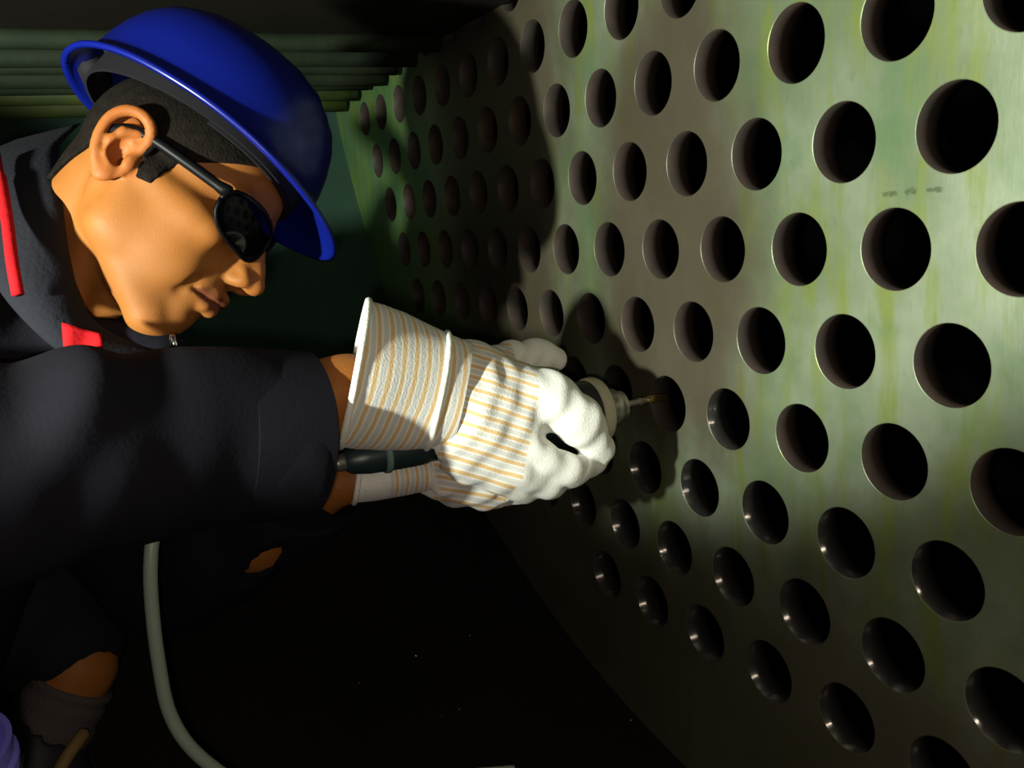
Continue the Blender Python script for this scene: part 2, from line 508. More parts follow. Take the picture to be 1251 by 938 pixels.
F = [tuple(range(n + 1)), tuple(reversed(range(n + 1, 2 * n + 2)))]
for i in range(n + 1):
    j = (i + 1) % (n + 1); F.append((i, j, n + 1 + j, n + 1 + i))
o = mesh_obj('wall_left', V, F, M_SHELL, smooth=False); fix_normals(o)
tag(o, 'dark end wall of the vessel', kind='structure')
# near-black sheet added behind the drilled plate to keep the bores dark
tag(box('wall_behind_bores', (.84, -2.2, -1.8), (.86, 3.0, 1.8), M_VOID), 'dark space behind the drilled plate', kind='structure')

# stiffening bars and pipes running under the partition towards the drilled plate
bars = [(1.205, .012), (1.300, .014), (1.385, .012), (1.455, .015), (1.535, .013), (1.610, .016), (1.690, .020)]
lab = ['nearest', 'second', 'third', 'fourth', 'fifth', 'sixth', 'farthest and brightest']
for i, (y, r) in enumerate(bars):
    xs = np.linspace(LEFT + .01, -.012, 24)
    pts = [(x, y + .0012 * math.sin(7 * x + i), ZC - r + .002 + .001 * math.sin(5 * x + 2 * i)) for x in xs]
    o = tube('pipe', pts, r, M_PIPE_LIT if i >= 5 else M_PIPE, segs=16)
    tag(o, '%s of the green pipes running under the partition above the helmet' % lab[i], 'pipe', 'pipes under the partition')

# small bent wire clip on the plate's edge, left of the bores
clip = spline([P(447, 299, 1.74), P(440, 311, 1.735), P(429, 323, 1.73), P(431, 335, 1.73), P(444, 336, 1.735), P(461, 334, 1.74)], 6)
tag(tube('wire_clip', clip, [.0035] * len(clip), M_PLATE, segs=8), 'small bent wire clip at the left edge of the plate', 'clip')

# ------------------------------------------------------------------ the worker
HO = np.array([-0.46174, 0.84760, 0.04412])                    # right-left midpoint between the ear canals
HA = np.array([[.7018, -.4011, -.5887], [.2260, .9091, -.3500], [.6756, .1126, .7286]])   # forward, left, up
for i in range(3): HA[i] /= np.linalg.norm(HA[i])
def H(f, l, u): return HO + (np.array([f, l, u]) @ HA) / 100.0     # head coordinates in cm -> world
def Hn(a): return HO + (np.asarray(a) @ HA) / 100.0
def toH(w_): return (HA @ (np.asarray(w_, float) - HO)) * 100.0    # world -> head coordinates in cm

# joints, world
NECK = np.array([-.580, .880, -.075])
SH_R, SH_L = np.array([-.755, .760, -.110]), np.array([-.640, 1.060, -.110])
EL_R = P(-30, 588, .585)
WR_R = P(424, 484, .748)
EL_L = P(205, 690, .965)
WR_L = P(408, 588, .862)
PELV = np.array([-.860, .960, -.420])
KN_R, AN_R = P(45, 650, 1.00), P(97, 815, .93)
KN_L, AN_L = np.array([-.80, 1.22, -.22]), np.array([-.66, 1.30, -.40])

person = empty('person', (PELV[0], PELV[1], -.56))
tag(person, 'worker in blue hard hat, dark glasses and navy jacket bending to grind a hole', 'person')

U1 = 1.0
def build_body():
    fine = .20
    A = axis([(-60, -14, 1.2), (-14, -11, .5), (-11, 15, fine), (15, 36, .8)])
    B = axis([(-62, -12, 1.2), (-12, 9, fine), (9, 42, 1.2)])
    Cc = axis([(-66, -17, 1.2), (-17, 14, fine), (14, 18, 1.0)])
    v = Vol(A, B, Cc); v.unit = 1.2
    def S(fn, *a, **k):               # both sides of the face
        for s in (-1, 1): fn(s, *a, **k)
    # skull and face masses
    v.ell((.7, 0, 3.6), (7.7, 7.2, 7.3))
    v.ell((3.3, 0, 4.4), (7.3, 6.5, 6.0), 1.5)
    v.ell((4.2, 0, -2.2), (6.0, 5.9, 7.4), 2.0)
    v.ell((7.6, 0, -5.0), (2.9, 3.3, 3.2), 1.6)                      # muzzle
    for s in (-1, 1):
        v.cap((1.3, s * 4.9, -5.0), (6.7, s * 1.9, -9.4), 1.55, 1.6, 2.0)    # jaw
        v.cap((.9, s * 5.5, -1.0), (1.2, s * 4.95, -5.0), 1.5, 1.55, 2.0)      # ramus
        v.ell((6.6, s * 4.9, -1.2), (2.7, 1.7, 1.7), 1.5)                    # cheekbone
        v.cap((2.5, s * 6.3, -.2), (6.2, s * 5.5, -.8), .8, .9, 1.2)         # zygomatic arch
        v.cap((8.5, s * 4.6, 2.7), (9.9, s * 1.3, 2.9), .95, .85, 1.0)       # brow ridge
        v.ell((3.4, s * 5.2, -3.0), (2.8, 1.25, 2.6), 2.0)
        v.ell((6.0, s * 4.0, -4.4), (2.6, 1.6, 2.6), 1.5)                    # cheek
    v.ell((7.3, 0, -9.9), (1.9, 2.4, 1.5), 1.5)                     # chin
    v.ell((10.3, 0, -7.5), (.9, 2.4, .55), .9, 'sub')
    v.ell((8.6, 0, -7.6), (1.2, 2.0, 1.6), 1.2)                # crease over the chin
    for s in (-1, 1):
        v.ell((10.6, s * 3.2, 1.3), (1.5, 1.9, 1.2), 1.0, 'sub')     # eye sockets
        v.ell((8.75, s * 3.15, 1.3), (1.25, 1.25, 1.25), .25)        # eyeball and lids
        v.cap((9.6, s * 4.3, 1.65), (9.95, s * 2.0, 1.85), .34, .3, .4)
    # nose
    v.cap((10.0, 0, 2.2), (11.7, 0, -1.0), .75, .85, 1.0)
    v.cap((11.6, 0, -1.0), (12.45, 0, -2.25), .85, .95, .6)
    for s in (-1, 1):
        v.cap((10.5, s * .8, -.6), (11.1, s * 1.0, -2.3), .65, .75, .9)
        v.ell((11.15, s * 1.25, -2.65), (1.15, .72, .78), .8)
        v.ell((10.4, s * 2.25, -2.3), (.5, .28, .9), .4, 'sub')      # crease round the nostril wing
        v.ell((11.65, s * .70, -3.35), (.62, .34, .45), .25, 'sub')  # nostril
    # lips and mouth
    for s in (-1, 1):
        v.chain([(10.75, 0, -4.95), (10.35, s * 1.2, -5.05), (8.9, s * 2.5, -5.55)], [.70, .62, .32], .45)
        v.chain([(10.45, 0, -6.15), (10.05, s * 1.1, -6.10), (8.9, s * 2.4, -5.75)], [.66, .58, .28], .45)
        v.chain([(11.3, 0, -5.58), (10.75, s * 1.2, -5.60), (9.2, s * 2.75, -5.75)], [.16, .16, .2], .22, 'sub')
        v.chain([(11.1, s * 2.2, -2.4), (10.3, s * 3.0, -3.7), (9.3, s * 3.55, -5.3), (8.6, s * 3.5, -6.6)], [.32, .38, .36, .22], .7, 'sub')
    # ears: helix rim, antihelix, concha, tragus, lobe
    for s in (-1, 1):
        def E_(f, l, u): return (.9 * (f + .9) - .75, s * l, .9 * (u - .2) + .1)
        v.ell(E_(-.9, 7.55, .5), (1.75, .45, 2.9), .5, rot=[[.97, 0, .26], [0, 1, 0], [-.26, 0, .97]])
        hel = [(.65, 7.35, .9), (.95, 7.75, 2.2), (.5, 8.2, 3.3), (-.6, 8.5, 3.75), (-1.8, 8.65, 3.3), (-2.55, 8.6, 2.1), (-2.6, 8.45, .6), (-2.2, 8.2, -.9), (-1.5, 7.9, -2.0)]
        hp = spline([E_(*q) for q in hel], 3)
        v.chain(hp, [.40] * len(hp), .25)
        v.ell(E_(-.75, 7.75, -2.35), (.85, .5, .85), .5)
        v.chain([E_(-.1, 8.0, 2.2), E_(-1.1, 8.2, 1.6), E_(-1.5, 8.2, .4), E_(-1.2, 8.0, -.9), E_(-.5, 7.85, -1.5)], [.34, .4, .4, .36, .36], .3)
        v.ell(E_(-.35, 8.05, -.1), (.85, .75, 1.05), .3, 'sub')
        v.ell(E_(.0, 7.9, -.7), (.38, 1.0, .5), .2, 'sub')
        v.ell(E_(.55, 7.55, -.35), (.45, .5, .7), .35)
    # neck and body down to the limbs, all in head coordinates
    nk = toH(NECK)
    v.cap((-1.8, 0, -1.0), nk, 4.9, 5.0, .8)
    v.cap((-1.0, -5.2, -2.5), nk + np.array([4.5, -1.5, -1.0]), 1.1, 1.3, 1.2)          # neck muscle
    v.ell((nk[0] * .35 + 3.0, nk[1] * .5, -10.2), (1.5, 1.5, 1.6), 1.6)   # throat
    T = toH
    chest = NECK * .45 + PELV * .55 + np.array([.02, 0, .0])
    v.cap(T(NECK + np.array([-.05, 0, -.04])), T(PELV), 9.5, 13.5, 4)
    v.cap(T(SH_R), T(SH_L), 6.5, 6.5, 4)
    for sh, el, wr in ((SH_R, EL_R, WR_R), (SH_L, EL_L, WR_L)):
        v.cap(T(sh), T(el), 5.0, 4.2, 2)
        if sh is SH_R: v.cap(T(el), T(wr), 4.4, 3.5, 2)
        else: v.chain([T(el), T(P(318, 656, .905)), T(wr)], [4.2, 3.5, 2.5], 1.5)
    # hands inside the gloves
    v.cap(T(WR_R), T(P(560, 494, .812)), 3.1, 2.2, 1.5)
    v.cap(T(WR_L), T(P(520, 577, .875)), 2.4, 2.0, 1.0)
    for kn, an in ((KN_R, AN_R), (KN_L, AN_L)):
        v.cap(T(PELV), T(kn), 8.0, 6.0, 3); v.cap(T(kn), T(an), 5.5, 3.6, 3)
    # foot
    v.cap(T(AN_R), T(P(60, 890, .915)), 3.6, 3.4, 1.5)
    Vx, Fx = v.mesh()
    return v, Vx, Fx

vol_b, bV, bF = build_body()
body = fast_obj('body', Hn(bV), bF, M_SKIN)
put(body, person)
def paint_skin():
    f, l, u = bV[:, 0], bV[:, 1], bV[:, 2]; al = np.abs(l)
    c = np.tile(np.array([.31, .108, .020]), (len(bV), 1))
    def blend(mask, col):
        mk = np.clip(mask, 0, 1)[:, None]; c[:] = c * (1 - mk) + np.array(col) * mk
    def g(cf, cl, cu, rf, rl, ru, s=1.0):
        return s * np.exp(-(((f - cf) / rf) ** 2 + ((al - cl) / rl) ** 2 + ((u - cu) / ru) ** 2))
    # beard shadow
    blend(g(6.5, 2.5, -7.5, 4.5, 4.5, 2.6, .40), (.13, .055, .020))
    blend(g(11.0, .5, -4.2, 1.2, 2.4, .8, .4), (.12, .050, .020))
    # lips
    lip_u = -5.55 - .0 * al; lipw = np.clip(1 - (al / 2.7) ** 2, 0, 1)
    d = np.abs(u - (-5.5)) / (.25 + .75 * np.sqrt(lipw))
    blend(np.where((f > 8.6) & (lipw > 0), np.clip(1.6 - 1.3 * d, 0, 1) * .9, 0), (.085, .018, .013))
    # ears and nose redder
    blend(np.where(al > 7.2, .55 * ((f > -4) & (f < 2) & (u > -4)), 0), (.36, .090, .018))
    blend(g(12.4, 0, -2.2, 1.2, 1.4, 1.2, .4), (.38, .105, .025))
    me = body.data
    a = me.color_attributes.new('tint', 'FLOAT_COLOR', 'POINT')
    a.data.foreach_set('color', np.concatenate([c, np.ones((len(c), 1))], 1).astype(np.float32).ravel())
paint_skin()

# cropped hair: a thin layer of the skull's own form above the hairline
def build_hair():
    X = vol_b.ax[0][:, None, None]; Y = vol_b.ax[1][None, :, None]; Z = vol_b.ax[2][None, None, :]
    a = np.abs(Y)
    low = np.interp(vol_b.ax[0], [-12, -9, -6, -3.6, -2.9, -1.2, .8, 1.5, 2.9, 3.3, 5.5, 8.5, 12], [-7.0, -6.5, -3.6, .5, 3.2, 4.2, 2.6, -1.1, -.9, 1.8, 3.6, 6.2, 7.5])[:, None, None].astype(np.float32)
    reg = (low - Z) * .7
    skull = vol_b.D - np.interp(vol_b.ax[0], [-4, 0, 2, 5], [.42, .36, .20, .16])[:, None, None].astype(np.float32)
    D = np.maximum(np.maximum(skull, reg), a - 7.9)
    D[:, :, vol_b.ax[2] < -8] = 5
    D[vol_b.ax[0] < -11.5] = 5; D[vol_b.ax[0] > 11] = 5
    v = Vol(*vol_b.ax); return v.mesh(D.astype(np.float32))
hV, hF = build_hair()
hair = put(fast_obj('hair', Hn(hV), hF, M_HAIR), person)
eb = []
for s in (-1, 1):
    pts = spline([(9.9, s * 1.4, 3.3), (9.8, s * 2.6, 3.5), (8.8, s * 4.2, 3.3), (7.7, s * 5.1, 2.9)], 5)
    put(tube('eyebrow', [Hn(q) for q in pts], [.0025 + .0015 * math.sin(math.pi * i / (len(pts) - 1)) for i in range(len(pts))], M_HAIR, segs=8), person)

# ---- hard hat
TH_R = math.radians(4); TH_P = math.radians(0)
hu = np.array([math.sin(TH_P), math.sin(TH_R), math.cos(TH_R)]); hu /= np.linalg.norm(hu)
hf = np.array([1.0, 0, 0]); hf -= hu * (hf @ hu); hf /= np.linalg.norm(hf)
hl = np.cross(hu, hf)
HC = np.array([.9, 0.0, 6.3])
def HH(f, l, u): return Hn(HC + f * hf + l * hl + u * hu)
hat = empty('helmet'); put(hat, person); hat.location = (0, 0, 0)
def build_helmet():
    NP = 96
    prof = [(1.105, -.75), (1.10, -.35), (1.06, -.05), (1.025, .35), (1.0, 1.2), (.985, 2.6), (.955, 4.2), (.90, 5.9), (.81, 7.5), (.68, 8.8), (.51, 9.8), (.32, 10.45), (.14, 10.75)]
    def ring(rs, hgt, off=0.0, lip=False):
        out = []
        for i in range(NP):
            a = 2 * math.pi * i / NP; c, s = math.cos(a), math.sin(a)
            A = 11.6 if c > 0 else 11.0; B_ = 9.9
            r = 1.0 / ((abs(c) / A) ** 2.15 + (abs(s) / B_) ** 2.15) ** (1 / 2.15)
            rr = r * rs - off
            w_ = max(c, 0) ** 3; wb = max(-c, 0) ** 4
            f, l, u = rr * c, rr * s, hgt
            if lip:
                k = {0: 1.0, 1: .95, 2: .62, 3: .22}.get(lip - 1, 0)
                f += k * (3.1 * w_ - .4 * wb); u -= k * (1.35 * w_ + .5 * wb)
            # three low ridges over the crown
            if hgt > 4:
                kk = min((hgt - 4) / 4, 1)
                ridge = .35 * math.exp(-((l) / 1.0) ** 2) + .22 * math.exp(-((abs(l) - 3.2) / .7) ** 2)
                u += kk * ridge; 
            out.append(HH(f, l, u - off * .6 * (hgt / 10.75)))
        return out
    V = []; F = []
    R = [ring(rs, h_, 0, i + 1 if i < 4 else False) for i, (rs, h_) in enumerate(prof)]
    I = [ring(rs - (.018 if i < 2 else 0), h_ - (.05 if i < 2 else 0), .28, i + 1 if i < 4 else False) for i, (rs, h_) in enumerate(prof)]
    for r in reversed(I): V += r
    for r in R: V += r
    nr = 2 * len(prof)
    for q in range(nr - 1):
        for i in range(NP):
            j = (i + 1) % NP; F.append((q * NP + i, q * NP + j, (q + 1) * NP + j, (q + 1) * NP + i))
    V.append(HH(0, 0, 11.15)); V.append(HH(0, 0, 10.7))
    for i in range(NP):
        F.append(((nr - 1) * NP + i, (nr - 1) * NP + (i + 1) % NP, len(V) - 2)); F.append(((i + 1) % NP, i, len(V) - 1))
    o = mesh_obj('shell', V, F, M_BLUE, hat); fix_normals(o)
    return o
build_helmet()
def hband(name, u0, u1, rs, mt, a0=0, a1=360, th=.25, n=72, tilt=0.0):
    V, F = [], []
    for i in range(n + 1):
        a = math.radians(a0 + (a1 - a0) * i / n); c, s = math.cos(a), math.sin(a)
        A, B_ = 11.6, 9.9; r = rs / ((abs(c) / A) ** 2 + (abs(s) / B_) ** 2) ** .5
        for (rr, uu) in ((r, u0 + tilt * c), (r, u1 + tilt * c), (r - th, u1 + tilt * c), (r - th, u0 + tilt * c)):
            V.append(HH(rr * c, rr * s, uu))
    for i in range(n):
        for q in range(4): F.append((i * 4 + q, i * 4 + (q + 1) % 4, (i + 1) * 4 + (q + 1) % 4, (i + 1) * 4 + q))
    if a1 - a0 < 360: F += [(0, 1, 2, 3), (n * 4 + 3, n * 4 + 2, n * 4 + 1, n * 4)]
    o = mesh_obj(name, V, F, mt, hat); fix_normals(o); sharp(o); return o
hband('headband', -1.0, 1.6, .89, M_BAND, tilt=.35)
hband('sweatband', -1.25, 1.3, .865, M_BAND, -70, 70, th=.3, tilt=.3)
for k in range(6):
    a = math.radians(30 + 60 * k); A, B_ = 11.0, 9.2
    pts = [HH(t * A * .93 * math.cos(a) * (1 - .0), t * B_ * .93 * math.sin(a), 1.0 + 7.6 * math.sqrt(max(1 - t ** 2, 0))) for t in np.linspace(1, .05, 12)]
    tube('crown_strap', pts, .0042, M_BAND, hat, segs=6)
tube('ratchet', [HH(-10.6, -2.2, .6), HH(-10.9, -1, .6), HH(-10.9, 1, .6), HH(-10.6, 2.2, .6)], [.008, .013, .013, .008], M_BAND, hat, segs=12)

# ---- dark glasses
gl = empty('sunglasses'); put(gl, person); gl.location = (0, 0, 0)
def lens(s):
    out = []
    # almond outline on a wrapped surface; a = angle from the nose outwards
    n, m_ = 36, 6
    V, F = [], []
    def surf(x, y, d):          # x outwards from lens centre, y up
        l = 3.75 + x; f = 11.55 - .078 * l * l - .03 * y * y
        return Hn((f + d, s * l, 1.15 + y + .02 * x))
    for d in (0.0, -.22):
        V.append(surf(0, 0, d + .12))
        for r in range(1, m_ + 1):
            for i in range(n):
                a = 2 * math.pi * i / n; c, q = math.cos(a), math.sin(a)
                rx, ry = 3.1, (1.95 if q > 0 else 2.35)
                e = 2.5
                rad = 1 / ((abs(c) / rx) ** e + (abs(q) / ry) ** e) ** (1 / e)
                t = r / m_
                V.append(surf(rad * c * t, rad * q * t - .2 * max(-c, 0) * t, d + .12 * (1 - t * t)))
    half_ = 1 + n * m_
    for b, fl in ((0, False), (half_, True)):
        for i in range(n):
            f = (b, b + 1 + i, b + 1 + (i + 1) % n); F.append(f[::-1] if fl else f)
            for r in range(m_ - 1):
                f = (b + 1 + r * n + i, b + 1 + (r + 1) * n + i, b + 1 + (r + 1) * n + (i + 1) % n, b + 1 + r * n + (i + 1) % n)
                F.append(f[::-1] if fl else f)
    e0 = 1 + (m_ - 1) * n
    for i in range(n): F.append((e0 + i, half_ + e0 + i, half_ + e0 + (i + 1) % n, e0 + (i + 1) % n))
    o = mesh_obj('lens', V, F, M_LENS, gl); fix_normals(o)
    rim = [V[e0 + i] for i in range(n)] + [V[e0]]
    tube('rim', rim, .0017, M_BLACK, gl, segs=8)
    hinge = surf(3.1, 1.0, -.1)
    arm = spline([hinge, Hn((7.6, s * 7.0, 1.95)), Hn((4.0, s * 7.55, 2.1)), Hn((.6, s * 7.75, 2.2)), Hn((-1.2, s * 7.95, 1.6)), Hn((-2.6, s * 7.9, .2))], 5)
    V2, F2 = tube_data(arm, [.0056] * 6 + [.0046] * (len(arm) - 6), 10)
    mesh_obj('temple', V2, F2, M_BLACK, gl)
    st = surf(3.0, .85, .12)
    tube('stud', [st, st + (np.array([.6, s * .6, 0]) @ HA) / 300], .0014, M_METAL, gl, segs=8)
for s in (-1, 1): lens(s)
tube('bridge', spline([Hn((10.7, -.8, 1.7)), Hn((11.35, 0, 1.95)), Hn((10.7, .8, 1.7))], 5), .0028, M_BLACK, gl, segs=8)

# ---- jacket
jacket = empty('jacket'); put(jacket, person); jacket.location = (0, 0, 0)
def wrinkle(X, Y, Z, amp):
    return amp * (np.sin(38 * X + 21 * Z + 6 * Y) * .6 + np.sin(61 * X - 47 * Z + 31 * Y) * .35 + np.sin(23 * Z + 55 * Y - 30 * X) * .5)
def build_jacket():
    v = Vol(axis([(-1.15, -.70, .008), (-.70, -.22, .0048)]), axis([(.42, .50, .008), (.50, .86, .0048), (.86, 1.24, .008)]), axis([(-.56, .18, .0048)])); v.unit = .006
    # trunk, shoulders
    v.cap(NECK + np.array([-.075, .0, -.06]), PELV, .125, .165, .05)
    v.cap(SH_R + np.array([.0, .02, .0]), SH_L, .088, .082, .06)
    v.cap(NECK + np.array([-.07, -.02, .00]), SH_R + np.array([-.02, .03, .02]), .07, .065, .05)
    v.cap(NECK + np.array([-.06, .02, .0]), PELV * .35 + NECK * .65 + np.array([-.07, 0, .05]), .09, .13, .05)
    v.cap(NECK + np.array([-.045, -.045, -.035]), SH_R, .072, .075, .04)
    v.cap(P(0, 300, .775), P(60, 425, .735), .040, .036, .02)
    v.cap(P(112, 420, .725), P(198, 436, .755), .026, .024, .02)
    # right sleeve: upper arm, elbow, forearm, all loose
    v.cap(SH_R, EL_R, .080, .074, .03)
    cl = [EL_R, P(100, 548, .625), P(200, 539, .668), P(290, 533, .708), P(374, 530, .740)]
    v.chain(cl, [.072, .071, .070, .069, .0675], .015)
    # left sleeve
    v.cap(SH_L, EL_L, .082, .075, .04)
    cl2 = [EL_L, P(270, 655, .930), P(340, 610, .895), P(404, 572, .865)]
    v.chain(cl2, [.074, .070, .064, .056], .02)
    sl, X, Y, Z = v.sub((-2, -2, -2), (2, 2, 2))
    D = v.D
    D += wrinkle(X, Y, Z, .0030).astype(np.float32)
    # puckers around the forearm, square to it
    ax = cl[-1] - cl[1]; ax /= np.linalg.norm(ax)
    t = (X - cl[1][0]) * ax[0] + (Y - cl[1][1]) * ax[1] + (Z - cl[1][2]) * ax[2]
    D += (np.sin(t * 120 + 40 * Z) * .0022 * np.exp(-((t - .20) / .05) ** 2)).astype(np.float32)
    D += (np.sin(t * 80 - 60 * Z) * .0030 * np.exp(-((t + .02) / .05) ** 2)).astype(np.float32)
    v.D = D
    # cut the sleeve ends square and hollow them
    for (e, prev, wr, r_in, depth) in ((cl[-1], cl[-2], WR_R, .060, .05), (cl2[-1], cl2[-2], WR_L, .047, .05)):
        d = e - prev; d /= np.linalg.norm(d)
        near = (X - e[0]) ** 2 + (Y - e[1]) ** 2 + (Z - e[2]) ** 2 < .14 ** 2
        pl = (X - e[0]) * d[0] + (Y - e[1]) * d[1] + (Z - e[2]) * d[2]
        v.D = np.where(near, np.maximum(v.D, pl), v.D).astype(np.float32)
        v.cap(e - d * depth, e + d * .05, r_in, r_in, .004, 'sub')
    # neck opening
    v.cap(NECK + np.array([.0, 0, .02]), H(0, 0, 0), .062, .075, .01, 'sub')
    # unbuttoned slit at the underside of the left sleeve
    v.chain([P(300, 704, .882), P(322, 686, .874), P(346, 668, .868)], [.006, .012, .007], .003, 'sub')
    v.chain([P(300, 704, .860), P(322, 686, .852), P(346, 668, .848)], [.006, .012, .007], .003, 'sub')
    return v.mesh(), cl, cl2
(jV, jF), RSL, LSL = build_jacket()
fast_obj('jacket_body', jV, jF, M_NAVY, jacket)

def ring_band(name, c0, c1, r0, r1, mt, parent, n=48, th=.0022, squash=None, wav=0.0):
    """a closed band of cloth around the axis c0->c1"""
    c0, c1 = np.asarray(c0), np.asarray(c1); d = c1 - c0; L = np.linalg.norm(d); d = d / L
    a = np.cross(d, [0, 0, 1.0]); a /= np.linalg.norm(a); b = np.cross(a, d)
    V, F = [], []
    prof = [(0, r0), (.5, (r0 + r1) / 2 + .0008), (1, r1), (1, r1 - th), (.5, (r0 + r1) / 2 - th), (0, r0 - th)]
    for (t, r) in prof:
        for i in range(n):
            an = 2 * math.pi * i / n
            rr = r + wav * math.sin(3 * an + 1) + wav * .6 * math.sin(5 * an)
            V.append(c0 + d * L * t + rr * (math.cos(an) * a + math.sin(an) * b))
    m_ = len(prof)
    for q in range(m_):
        for i in range(n):
            F.append((q * n + i, q * n + (i + 1) % n, ((q + 1) % m_) * n + (i + 1) % n, ((q + 1) % m_) * n + i))
    o = mesh_obj(name, V, F, mt, parent); fix_normals(o); sharp(o, 50); return o
d = RSL[-1] - RSL[-2]; d /= np.linalg.norm(d)
cuffR = ring_band('cuff', RSL[-1] - d * .062, RSL[-1] + d * .001, .0725, .0700, M_NAVY, jacket, wav=.0008)
d = LSL[-1] - LSL[-2]; d /= np.linalg.norm(d)
cuffL = ring_band('cuff', LSL[-1] - d * .045, LSL[-1] + d * .001, .0605, .0580, M_NAVY, jacket, wav=.0008)
# cuff button
bc = P(360, 571, .676)
bn = (CAM - bc); bn /= np.linalg.norm(bn)
tube('button', [bc - bn * .002, bc + bn * .0015, bc + bn * .0022], [.0062, .0062, .0050], M_BLACK, cuffR, segs=16)

# collar: standing band round the neck, red lining turned out at the throat
CU = [(100, 150, .86), (74, 177, .80), (72, 205, .755), (77, 250, .715), (84, 310, .700), (95, 355, .697), (115, 390, .705), (150, 413, .715), (195, 428, .73)]
CL_ = [(20, 170, .86), (-25, 192, .79), (-30, 225, .735), (-25, 270, .700), (-18, 320, .678), (10, 370, .668), (66, 425, .672), (120, 450, .69), (180, 455, .71)]
def collar():
    up = spline([P(*c) for c in CU], 5); lo = spline([P(*c) for c in CL_], 5)
    V, F = [], []; n = len(up); ax_ = H(-2, 0, -8)
    ks = 7
    for i in range(n):
        d_ = up[i] - ax_; out = (CAM - up[i]); out /= np.linalg.norm(out)
        row = []
        for k in range(ks):
            t = k / (ks - 1)
            row.append(up[i] * (1 - t) + lo[i] * t + out * .012 * math.sin(math.pi * t))
        row += [p - out * .007 for p in reversed(row)]
        row[-1] = row[0] - out * .010
        V += row
    m_ = 2 * ks
    for i in range(n - 1):
        for q in range(m_): F.append((i * m_ + q, i * m_ + (q + 1) % m_, (i + 1) * m_ + (q + 1) % m_, (i + 1) * m_ + q))
    F += [tuple(range(m_)), tuple((n - 1) * m_ + q for q in reversed(range(m_)))]
    o = mesh_obj('collar', V, F, M_NAVY2, jacket); fix_normals(o); return o
collar()
def patch(name, quad, mt, parent, n=10, m_=8, bulge=.004, th=.003):
    """cloth patch from four photo corners with depth: (x, y, d) x4, wrinkled"""
    q = [P(*c) for c in quad]; V, F = [], []
    nrm = np.cross(q[1] - q[0], q[3] - q[0]); nrm /= np.linalg.norm(nrm)
    if nrm @ (CAM - q[0]) < 0: nrm = -nrm
    for side in (0, 1):
        for i in range(n + 1):
            for j in range(m_ + 1):
                u, v_ = i / n, j / m_
                p = (q[0] * (1 - u) + q[1] * u) * (1 - v_) + (q[3] * (1 - u) + q[2] * u) * v_
                h_ = bulge * (math.sin(math.pi * u) * .5 + .5 * math.sin(7 * u + 2 * v_)) * math.sin(math.pi * (.15 + .7 * v_))
                V.append(p + nrm * (h_ - side * th))
    S_ = (n + 1) * (m_ + 1)
    for i in range(n):
        for j in range(m_):
            a = i * (m_ + 1) + j
            F.append((a, a + 1, a + m_ + 2, a + m_ + 1)); F.append((S_ + a, S_ + a + m_ + 1, S_ + a + m_ + 2, S_ + a + 1))
    rim = [(i * (m_ + 1)) for i in range(n + 1)] + [n * (m_ + 1) + j for j in range(1, m_ + 1)] + [i * (m_ + 1) + m_ for i in range(n - 1, -1, -1)] + [j for j in range(m_ - 1, 0, -1)]
    for a, b in zip(rim, rim[1:] + rim[:1]): F.append((a, b, S_ + b, S_ + a))
    o = mesh_obj(name, V, F, mt, parent); fix_normals(o); return o
patch('collar_lining', [(75, 394, .652), (124, 408, .662), (129, 442, .66), (79, 438, .65)], M_RED, jacket, bulge=.006)['label'] = 'red collar lining'
patch('placket_lining', [(134, 430, .672), (158, 433, .68), (158, 442, .68), (134, 440, .672)], M_RED, jacket, bulge=.001)
st = spline([P(-4, 188, .75), P(2, 225, .705), P(9, 270, .672), P(15, 320, .652), P(22, 360, .648)], 5)
o = tube('shoulder_piping', st, [.0030] * 4 + [.0045] * (len(st) - 4), M_RED, jacket, segs=10); o['label'] = 'red shoulder piping'
zp = P(212, 420, .72)
tube('zip_puller', [zp + np.array([0, 0, .008]), zp, zp - np.array([0, 0, .008])], [.0022, .0034, .0026], M_METAL, jacket, segs=10)

# ---- trousers, sock, boot
def build_trousers():
    v = Vol(axis([(-1.25, -.45, .009)]), axis([(.5, 1.45, .009)]), axis([(-.66, -.05, .009)])); v.unit = .009
    v.cap(PELV + np.array([0, -.08, 0]), PELV + np.array([0, .08, 0]), .14, .14, .05)
    for kn, an in ((KN_R, AN_R), (KN_L, AN_L)):
        v.cap(PELV, kn, .115, .085, .05)
        e = an + (kn - an) * (.20 if an is AN_R else .1)
        v.cap(kn, e, .080, .056, .03)
    sl, X, Y, Z = v.sub((-3, -3, -3), (3, 3, 3))
    v.D += wrinkle(X, Y, Z, .004).astype(np.float32)
    return v.mesh()
tV, tF = build_trousers()
put(fast_obj('trousers', tV, tF, M_TROU), person)
so = [P(90, 832, .928), P(80, 852, .925), P(68, 878, .92), P(54, 906, .915)]
ss = spline(so, 5)
put(tube('sock', ss, [.0425 + .0012 * math.sin(i * 1.3) for i in range(len(ss))], M_SOCK, segs=24), person)
boot = empty('boot'); put(boot, person); boot.location = (0, 0, 0)
def build_boot():
    lo, hi = P(-60, 990, .86), P(140, 850, .93)
    c = (lo + hi) / 2
    v = Vol(axis([(c[0] - .26, c[0] + .26, .005)]), axis([(c[1] - .22, c[1] + .22, .005)]), axis([(c[2] - .2, c[2] + .2, .005)])); v.unit = .005
    heel, toe, top = P(14, 945, .905), P(95, 1020, .86), P(32, 912, .91)
    v.cap(heel, top, .050, .054, .02); v.cap(heel, toe, .050, .046, .03)
    v.cap(top, P(70, 872, .92), .0425, .042, .0, 'sub')
    return v.mesh()
btV, btF = build_boot()
fast_obj('boot_upper', btV, btF, M_BOOT, boot)
tl = spline([P(104, 893, .885), P(94, 907, .872), P(82, 924, .862), P(70, 945, .855)], 5)
